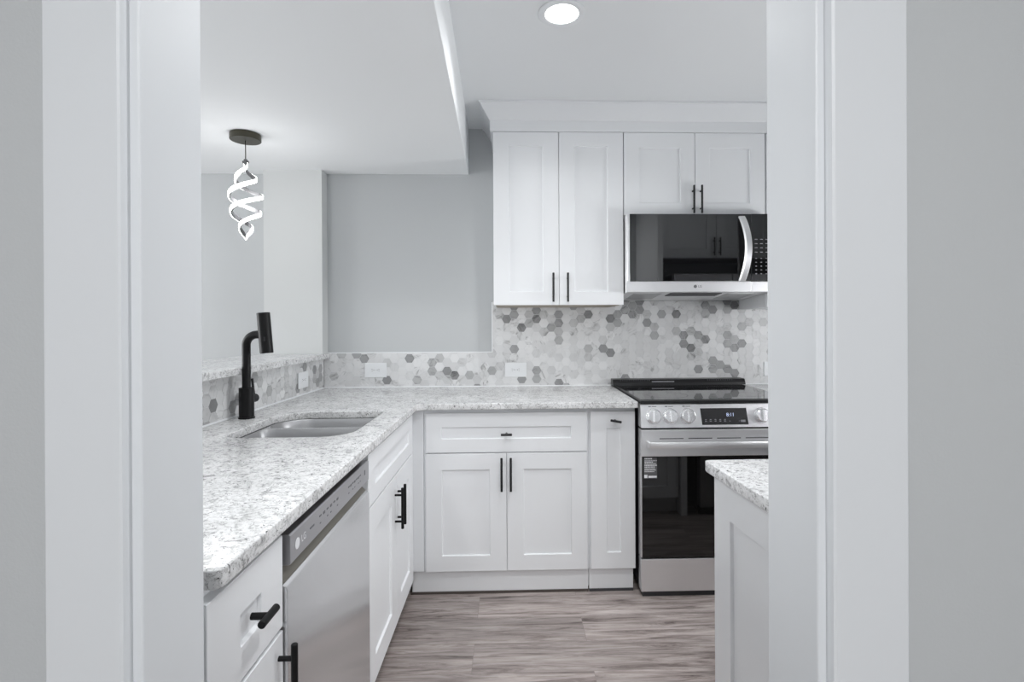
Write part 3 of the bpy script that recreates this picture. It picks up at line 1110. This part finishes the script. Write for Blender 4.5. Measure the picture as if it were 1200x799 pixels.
for b_, (cx_, cy_) in ((b1, (-0.745, 1.89)), (b2, (-0.745, 2.15))):
    bm = cyl(nb(), (cx_, cy_, -0.1995), (cx_, cy_, -0.197), 0.042, 28)
    cyl(bm, (cx_, cy_, -0.197), (cx_, cy_, -0.192), 0.02, 20)
    sharp(obj('drain', bm, M['chrome'], b_))

fx, fy = -1.042, 2.108
root = thing('faucet', 'matte black pull-out kitchen faucet standing behind the sink', 'faucet', (fx, fy, H))
bm = nb()
cyl(bm, (0, 0, 0.0002), (0, 0, 0.006), 0.0305, 32, 0.001)
cyl(bm, (0, 0, 0.006), (0, 0, 0.121), 0.0275, 32, 0.001)
sharp(obj('base', bm, M['black'], root))
path = [(0, 0, 0.121), (0, 0, 0.20), (0, 0, 0.285)]
R_ = 0.045
for k in range(1, 10):
    a = pi / 2 * k / 9
    path.append((R_ - R_ * cos(a), -0.01 * k / 9, 0.285 + R_ * sin(a)))
path.append((0.062, -0.014, 0.3305))
sharp(obj('spout', tube(nb(), path, 0.0158, 20), M['black'], root), 0.9)
bm = nb()
cyl(bm, (0.074, -0.016, 0.416), (0.087, -0.016, 0.257), 0.0245, 28, 0.0015)
hd = sharp(obj('spray_head', bm, M['black'], root))
bm = box(nb(), 0.0865, 0.0935, -0.0425, -0.0405, 0.305, 0.322, 0.0006)
obj('spray_button', bm, M['darkbar'], hd)
bm = nb()
cyl(bm, (0.0, 0.025, 0.073), (0.006, 0.062, 0.073), 0.0165, 24, 0.001)
cyl(bm, (0.004, 0.052, 0.085), (-0.002, 0.05, 0.152), 0.005, 12, 0.0008)
sharp(obj('lever_handle', bm, M['darkbar'], root))

# ------------------------------------------------------------------ range
FY = 2.432        # front plane of the oven door
root = thing('stove', 'stainless steel slide-in electric range with black glass oven door', 'stove', (0, FY, 0))
x0, x1 = XR + 0.004, XR2 - 0.004
DP = D - FY - 0.002
bm = box(nb(), x0 + 0.004, x1 - 0.004, 0.05, DP - 0.012, 0.03, 0.905)
obj('body', bm, M['charcoal'], root)
obj('kick_plate', box(nb(), x0 + 0.010, x1 - 0.010, 0.018, 0.05, 0.001, 0.03), M['charcoal'], root)
bm = box(nb(), x0, x1, 0.0, 0.05, 0.030, 0.181, 0.002, 2)
obj('storage_drawer', bm, M['steel'], root)
# oven door: steel top rail, black glass with steel-edged sides
bm = box(nb(), x0, x1, 0.004, 0.05, 0.187, 0.662, 0.002)
dr = obj('oven_door', bm, M['steel'], root)
obj('glass', box(nb(), x0 + 0.006, x1 - 0.006, -0.0005, 0.004, 0.1885, 0.661, 0.0008), M['ovenglass'], dr)
bm = box(nb(), x0, x1, -0.012, 0.05, 0.6625, 0.787, 0.003, 2)
rail = obj('top_rail', bm, M['steel'], dr)
# vent slots cut look: thin dark bars under the control panel
bm = nb()
for k in range(5):
    xx = x0 + 0.085 + k * 0.135
    box(bm, xx, xx + 0.112, -0.0128, -0.011, 0.7435, 0.7475)
obj('vent_slot', bm, M['charcoal'], rail)
# wide flat handle with bent ends
bm = nb()
hz0_, hz1_ = 0.706, 0.736
hy = -0.050
pts = [(x0 + 0.022, -0.012), (x0 + 0.026, hy + 0.008), (x0 + 0.036, hy), (x1 - 0.036, hy), (x1 - 0.026, hy + 0.008), (x1 - 0.022, -0.012),
       (x1 - 0.034, -0.012), (x1 - 0.037, hy + 0.014), (x1 - 0.042, hy + 0.011), (x0 + 0.042, hy + 0.011), (x0 + 0.037, hy + 0.014), (x0 + 0.034, -0.012)]
prism(bm, pts, 'Z', hz0_, hz1_, 0.003, 2)
sharp(obj('handle', bm, M['steel'], dr), 0.7)
# control panel, leaning back
bm = prism(nb(), [(-0.014, 0.796), (0.006, 0.902), (0.05, 0.902), (0.05, 0.796)], 'X', x0, x1, 0.002, 2)
cpn = obj('control_panel', bm, M['steel'], root)
obj('panel_gap', box(nb(), x0 + 0.003, x1 - 0.003, 0.0, 0.05, 0.787, 0.796), M['blackplastic'], root)
lean = math.atan2(0.020, 0.106)
nrm = Vector((0, -cos(lean), sin(lean)))


def on_panel(z):
    return -0.014 + (z - 0.796) * 0.020 / 0.106


for kx in (0.663, 0.741, 0.823, 1.172):
    c = Vector((kx, on_panel(0.848), 0.848))
    bm = nb()
    cyl(bm, c, c + nrm * 0.006, 0.036, 36, 0.001)
    cyl(bm, c + nrm * 0.006, c + nrm * 0.026, 0.031, 36, 0.003)
    kn = sharp(obj('knob', bm, M['chrome'], cpn))
    bm = nb()
    box(bm, -0.007, 0.007, -0.012, 0.0, -0.028, 0.028, 0.002)
    gr = obj('grip', bm, M['chrome'], kn)
    gr.location = c + nrm * 0.026
    gr.rotation_euler = (-lean, 0, 0)
tilt = (pi / 2 - lean, 0, 0)
# black display with a digital clock
dz0, dz1 = 0.8075, 0.8825
bm = nb()
xs = 0.004
v = []
for (x, z, o) in ((0.884, dz1, 0), (1.102, dz1, 0), (1.108, dz0, 0), (0.890, dz0, 0)):
    v.append(Vector((x, on_panel(z), z)))
fr = [bm.verts.new(p + nrm * 0.0012) for p in v]
bk = [bm.verts.new(p - nrm * 0.001) for p in v]
bm.faces.new(fr)
bm.faces.new(list(reversed(bk)))
for k in range(4):
    bm.faces.new([fr[k], bk[k], bk[(k + 1) % 4], fr[(k + 1) % 4]])
disp = obj('display', bm, M['blackglass'], cpn)
p = Vector((1.025, on_panel(0.852), 0.852)) + nrm * 0.0016
text('clock_digits', '8:11', 0.0225, p, tilt, M['lcd'], disp)
bm = nb()
for k in range(8):
    xx = 0.908 + k * 0.0225
    zz = 0.824
    q = Vector((xx, on_panel(zz), zz)) + nrm * 0.0014
    if k in (6,):
        continue
    s = 0.0045 if k < 5 else 0.003
    box(bm, q.x - s, q.x + s, q.y - 0.0004, q.y + 0.0012, q.z - s * 0.35, q.z + s * 0.35)
    if k < 5:
        box(bm, q.x - s * 0.8, q.x + s * 0.8, q.y + 0.0006, q.y + 0.0022, q.z + 0.0055, q.z + 0.0085)
q = Vector((1.083, on_panel(0.824), 0.824)) + nrm * 0.0014
box(bm, q.x - 0.011, q.x + 0.011, q.y - 0.001, q.y + 0.0012, q.z - 0.0045, q.z + 0.0045)
obj('key_legends', bm, M['print_dim'], disp)
bm = nb()
for kx in (0.663, 0.741, 0.823):
    zz = 0.8925
    q = Vector((kx, on_panel(zz), zz)) + nrm * 0.0004
    box(bm, q.x - 0.022, q.x - 0.010, q.y - 0.0006, q.y + 0.0008, q.z - 0.002, q.z + 0.002)
    box(bm, q.x - 0.006, q.x + 0.016, q.y - 0.0006, q.y + 0.0008, q.z - 0.0015, q.z + 0.001)
obj('knob_legends', bm, M['logo_grey'], cpn)
# glass cooktop in a black frame
bm = box(nb(), x0 - 0.0005, x1 + 0.0005, -0.006, DP - 0.012, 0.9055, 0.921, 0.002)
ck = obj('cooktop', bm, M['blackplastic'], root)
obj('cooktop_glass', box(nb(), x0 + 0.006, x1 - 0.006, 0.020, DP - 0.02, 0.921, 0.9228, 0.0006), M['cookglass'], ck)
for (bx, by, br_) in ((0.78, 0.17, 0.10), (0.78, 0.42, 0.08), (1.18, 0.17, 0.08), (1.18, 0.42, 0.10)):
    bm = nb()
    N = 48
    a_ = [bm.verts.new((bx + br_ * cos(2 * pi * k / N), by + br_ * sin(2 * pi * k / N), 0.92295)) for k in range(N)]
    b_ = [bm.verts.new((bx + (br_ - 0.0014) * cos(2 * pi * k / N), by + (br_ - 0.0014) * sin(2 * pi * k / N), 0.92295)) for k in range(N)]
    for k in range(N):
        bm.faces.new([a_[k], a_[(k + 1) % N], b_[(k + 1) % N], b_[k]])
    obj('burner_ring', bm, M['charcoal'], ck)
# rear vent trim with louvres
vy0 = DP - 0.075
bm = prism(nb(), [(vy0, 0.923), (vy0 + 0.004, 0.938), (vy0 + 0.016, 0.9555), (DP - 0.002, 0.957), (DP - 0.002, 0.923)], 'X', x0 - 0.012, x1 + 0.012, 0.002, 2)
vt = obj('rear_vent', bm, M['blackplastic'], root)
for s0, cnt in ((x0 + 0.03, 14), (x0 + 0.54, 12)):
    bm = nb()
    for k in range(cnt):
        xx = s0 + k * 0.013
        box(bm, xx, xx + 0.005, vy0 + 0.005, vy0 + 0.0125, 0.9455, 0.9535)
    obj('louvre', bm, M['charcoal'], vt)
bm = nb()
box(bm, x0 + 0.215, x0 + 0.345, vy0 + 0.0035, vy0 + 0.008, 0.9405, 0.945)
obj('vent_slot', bm, M['print_dim'], vt)
# energy / safety sticker on the glass
bm = box(nb(), 0.618, 0.680, -0.0016, -0.0006, 0.558, 0.655)
st = obj('sticker', bm, M['sticker'], dr)
bm = nb()
rnd = random.Random(4)
for (z_, h_, wv) in ((0.648, 0.006, 0.035), (0.640, 0.0025, 0.058), (0.633, 0.004, 0.040), (0.6265, 0.003, 0.050), (0.6175, 0.005, 0.052), (0.610, 0.004, 0.046), (0.6025, 0.003, 0.050), (0.596, 0.003, 0.052), (0.589, 0.003, 0.045)):
    xx = 0.621
    while xx < 0.621 + wv:
        ww = rnd.uniform(0.003, 0.009)
        box(bm, xx, min(xx + ww, 0.679), -0.0022, -0.0016, z_, z_ + h_)
        xx += ww + rnd.uniform(0.001, 0.002)
box(bm, 0.6195, 0.634, -0.0022, -0.0016, 0.561, 0.5755)
box(bm, 0.639, 0.678, -0.0022, -0.0016, 0.562, 0.571)
obj('sticker_print', bm, M['print_white'], st)

# ------------------------------------------------------------------ microwave
MY = 2.700
root = thing('microwave', 'over-the-range stainless microwave with black glass door and curved handle', 'microwave', (0, MY, 1.442))
x0, x1 = XU1 + 0.003, XU2 - 0.003
dm = D - MY - 0.003
# body: bottom slopes down to the back
bm = prism(nb(), [(0.03, 0.0), (0.03, 0.407), (dm, 0.407), (dm, -0.026), (0.34, -0.026)], 'X', x0, x1, 0.002)
body = obj('body', bm, M['steel'], root)
bm = nb()
box(bm, x0, 1.2535, 0.0, 0.029, 0.055, 0.4055, 0.0015)
mdoor = obj('door', bm, M['steel'], root)
obj('door_glass', box(nb(), x0 + 0.014, 1.2525, -0.002, 0.0, 0.0565, 0.4045, 0.0006), M['blackglass'], mdoor)
bm = nb()
box(bm, x0, 1.2525, -0.003, 0.029, 0.0, 0.0545, 0.002, 2)
strip = obj('lower_trim', bm, M['steel'], mdoor)
bm = cyl(nb(), (0.958, -0.0031, 0.029), (0.958, -0.0038, 0.029), 0.0085, 22)
obj('logo', bm, M['logo_grey'], strip)
text('lettering', 'LG', 0.0165, (0.983, -0.0034, 0.029), (pi / 2, 0, 0), M['logo_grey'], strip)
bm = nb()
box(bm, 1.2545, x1, -0.002, 0.029, 0.055, 0.4055, 0.0012)
kp = obj('control_panel', bm, M['blackglass'], root)
obj('lower_trim', box(nb(), 1.2545, x1, -0.003, 0.029, 0.0, 0.0545, 0.002, 2), M['steel'], root)
bm = nb()
for r_ in range(5):
    for c_ in range(3):
        box(bm, 1.2745 + c_ * 0.027, 1.2825 + c_ * 0.027, -0.0026, -0.002, 0.092 + r_ * 0.02, 0.096 + r_ * 0.02)
for r_ in range(4):
    for c_ in range(3):
        box(bm, 1.272 + c_ * 0.028, 1.286 + c_ * 0.028, -0.0026, -0.002, 0.205 + r_ * 0.022, 0.2085 + r_ * 0.022)
obj('keypad', bm, M['print_dim'], kp)
# bowed handle
bm = nb()
n = 18
rows = []
for k in range(n + 1):
    t = k / n
    z = 0.056 + t * 0.337
    bow = sin(pi * t)
    cy_ = -0.004 - 0.048 * bow ** 0.75
    wv = 0.019
    cx_ = 1.204 + 0.016 * bow
    rows.append([bm.verts.new(pt) for pt in ((cx_ - wv, cy_ + 0.006, z), (cx_ - wv * 0.7, cy_ - 0.003, z), (cx_ + wv * 0.7, cy_ - 0.003, z), (cx_ + wv, cy_ + 0.006, z), (cx_ + wv * 0.7, cy_ + 0.011, z), (cx_ - wv * 0.7, cy_ + 0.011, z))])
for a, b in zip(rows, rows[1:]):
    for k in range(6):
        f_ = bm.faces.new([a[k], a[(k + 1) % 6], b[(k + 1) % 6], b[k]])
        f_.smooth = True
bm.faces.new(rows[0])
bm.faces.new(list(reversed(rows[-1])))
sharp(obj('handle', bm, M['steel'], mdoor), 0.7)
# vents, lamp and grease filters under the body, lying on the sloping bottom
bm = nb()
sl = -0.026 / 0.31


def under(xa, xb_, ya, yb, th):
    vs = []
    for (x, y) in ((xa, ya), (xb_, ya), (xb_, yb), (xa, yb)):
        zz = (y - 0.03) * sl
        vs.append((bm.verts.new((x, y, zz + 0.0005)), bm.verts.new((x, y, zz - th))))
    bm.faces.new([q[0] for q in vs])
    bm.faces.new([q[1] for q in reversed(vs)])
    for k in range(4):
        a, b = vs[k], vs[(k + 1) % 4]
        bm.faces.new([a[0], a[1], b[1], b[0]])


under(x0 + 0.05, x0 + 0.20, 0.07, 0.28, 0.002)
obj('grease_filter', bm, M['steel_sink'], body)
bm = nb()
under(x1 - 0.20, x1 - 0.05, 0.07, 0.28, 0.002)
obj('grease_filter', bm, M['steel_sink'], body)
bm = nb()
under(x0 + 0.24, x1 - 0.24, 0.05, 0.15, 0.003)
obj('vent_grille', bm, M['charcoal'], body)

# ------------------------------------------------------------------ outlets


def outlet(label, loc, rz):
    """plate lies sideways; face towards local -y"""
    r = thing('wall_outlet', label, 'outlet', loc, rz, 'white wall outlets on the hexagon tile')
    obj('cover_plate', box(nb(), -0.0635, 0.0635, -0.006, 0.0, -0.0425, 0.0425, 0.0025, 2), M['plate'], r)
    fc = obj('receptacle', box(nb(), -0.034, 0.034, -0.0072, -0.006, -0.0165, 0.0165, 0.0008), M['plate'], r)
    bm = nb()
    for s in (-1, 1):
        cx_ = s * 0.0195
        box(bm, cx_ - 0.0045, cx_ + 0.0045, -0.0078, -0.007, 0.0045, 0.0062)
        box(bm, cx_ - 0.0035, cx_ + 0.0035, -0.0078, -0.007, -0.0062, -0.0045)
        cyl(bm, (cx_ - 0.0095 * s, -0.007, 0), (cx_ - 0.0095 * s, -0.0078, 0), 0.0024, 12)
    box(bm, -0.0025, 0.0025, -0.0078, -0.007, -0.0008, 0.0008)
    obj('slots', bm, M['slot'], fc)
    return r


outlet('white wall outlet on the low tile band, left of centre under the open grey wall', (-0.787, D - 0.0002, 1.016), 0)
outlet('white wall outlet under the tall wall cabinet, left of the stove', (0.030, D - 0.0002, 1.0125), 0)
outlet('white wall outlet right of the stove, half hidden by the door jamb', (1.575, D - 0.0002, 1.0065), 0)
outlet('white wall outlet on the bar wall tile, right of the black faucet', (xt(2.80) + 0.0002, 2.797, 0.993), pi / 2)

# ------------------------------------------------------------------ lamps


def can_light(x, y, label, z=None, power=None):
    z = ZK if z is None else z
    r = thing('recessed_light', label, 'ceiling light', (x, y, z), 0, 'recessed ceiling lights')
    bm = nb()
    prof = [(0.088, 0.0), (0.088, -0.003), (0.084, -0.005), (0.066, -0.006), (0.0615, -0.004), (0.0615, 0.0)]
    N = 40
    rings = [[bm.verts.new((a * cos(2 * pi * k / N), a * sin(2 * pi * k / N), z - 0.0003)) for k in range(N)] for a, z in prof]
    for a, b in zip(rings, rings[1:] + rings[:1]):
        for k in range(N):
            f_ = bm.faces.new([a[k], a[(k + 1) % N], b[(k + 1) % N], b[k]])
            f_.smooth = True
    sharp(obj('trim_ring', bm, M['plate'], r), 0.7)
    obj('lens', cyl(nb(), (0, 0, -0.0005), (0, 0, -0.0035), 0.061, 36), M['canlight'], r)
    l = area('can_lamp', (x, y, z - 0.008), (0, 0, 0), 0.12, 0.12, P_CAN if power is None else power, COOL, 'DISK', radians(145))
    return r


can_light(0.196, 1.944, 'round lit recessed ceiling light above the middle of the kitchen')
can_light(0.45, 1.0, 'added unseen recessed ceiling light just inside the doorway, above the top of the frame', None, P_ADDED_CAN_NEAR)  # unseen fill lamp added to brighten the near side of the kitchen
can_light(-0.85, 1.10, 'added unseen recessed light in the lower ceiling above the near end of the sink counter', ZD, P_ADDED_CAN_SINK)  # unseen fill lamp added for the sink run and the end panel

# unseen ceiling lamp added behind the camera to brighten the hall side
r = thing('added_ceiling_lamp', 'added unseen round white flush ceiling lamp in the hall in front of the doorway', 'ceiling light', (0.0, -0.9, ZK))
sharp(obj('added_lamp_base', cyl(nb(), (0, 0, -0.0005), (0, 0, -0.025), 0.17, 36, 0.003), M['plate'], r))
sharp(obj('added_lamp_shade', tube_sharp(nb(), [Vector((0, 0, -0.0252)), Vector((0, 0, -0.05)), Vector((0, 0, -0.07)), Vector((0, 0, -0.078))], [0.155, 0.15, 0.11, 0.04], 36), M['canlight'], r), 1.2)
area('added_hall_lamp', (0, -0.9, ZK - 0.09), (0, 0, 0), 0.3, 0.3, P_ADDED_HALL_LAMP, COOL, 'DISK')

# spiral pendant over the dining side
px_, py_ = -1.214, 2.46
r = thing('pendant_lamp', 'lit spiral LED pendant lamp hanging from a dark round ceiling canopy', 'pendant lamp', (px_, py_, ZD))
bm = cyl(nb(), (0, 0, -0.0003), (0, 0, -0.030), 0.066, 40, 0.002)
sharp(obj('canopy', bm, M['bronze'], r))
obj('cord', cyl(nb(), (0, 0, -0.030), (0, 0, -0.118), 0.0022, 8), M['bronze'], r)
bm = cyl(nb(), (0, 0, -0.116), (0, 0, -0.140), 0.008, 16, 0.001)
cyl(bm, (-0.013, 0, -0.128), (0.013, 0, -0.128), 0.006, 12)
sharp(obj('hub', bm, M['ledback'], r))
Z0, Z1 = -0.132, -0.478


def env(t):
    return 0.004 + 0.066 * max(0.0, sin(pi * min(1, t))) ** 1.1


def helix(sign, inner):
    bm = nb()
    N = 120
    rows = []
    for k in range(N + 1):
        t = k / N
        th = t * 4.3 * pi + (0 if sign > 0 else pi)
        R_ = env(t)
        z = Z0 + (Z1 - Z0) * t
        er = Vector((cos(th), -sin(th), 0))
        zz = Vector((0, 0, 1))
        hw = 0.0098
        c = Vector((R_ * cos(th), -R_ * sin(th), z))
        if inner:
            ra, rb = -0.006, 0.0
        else:
            ra, rb = 0.0002, 0.004
            hw = 0.0090
        rows.append([bm.verts.new(c + er * ra - zz * hw), bm.verts.new(c + er * rb - zz * hw), bm.verts.new(c + er * rb + zz * hw), bm.verts.new(c + er * ra + zz * hw)])
    for a, b in zip(rows, rows[1:]):
        for k in range(4):
            f_ = bm.faces.new([a[k], a[(k + 1) % 4], b[(k + 1) % 4], b[k]])
            f_.smooth = True
    bm.faces.new(rows[0])
    bm.faces.new(list(reversed(rows[-1])))
    return bm


for s in (1, -1):
    st_ = sharp(obj('spiral_strip', helix(s, True), M['ledback'], r), 0.8)
    sharp(obj('led_diffuser', helix(s, False), M['led'], st_), 0.8)
pl = bpy.data.lights.new('pendant_glow', 'POINT')
pl.energy = 2.2
pl.shadow_soft_size = 0.08
plo = bpy.data.objects.new('pendant_glow', pl)
C.objects.link(plo)
plo.location = (px_, py_, ZD - 0.30)
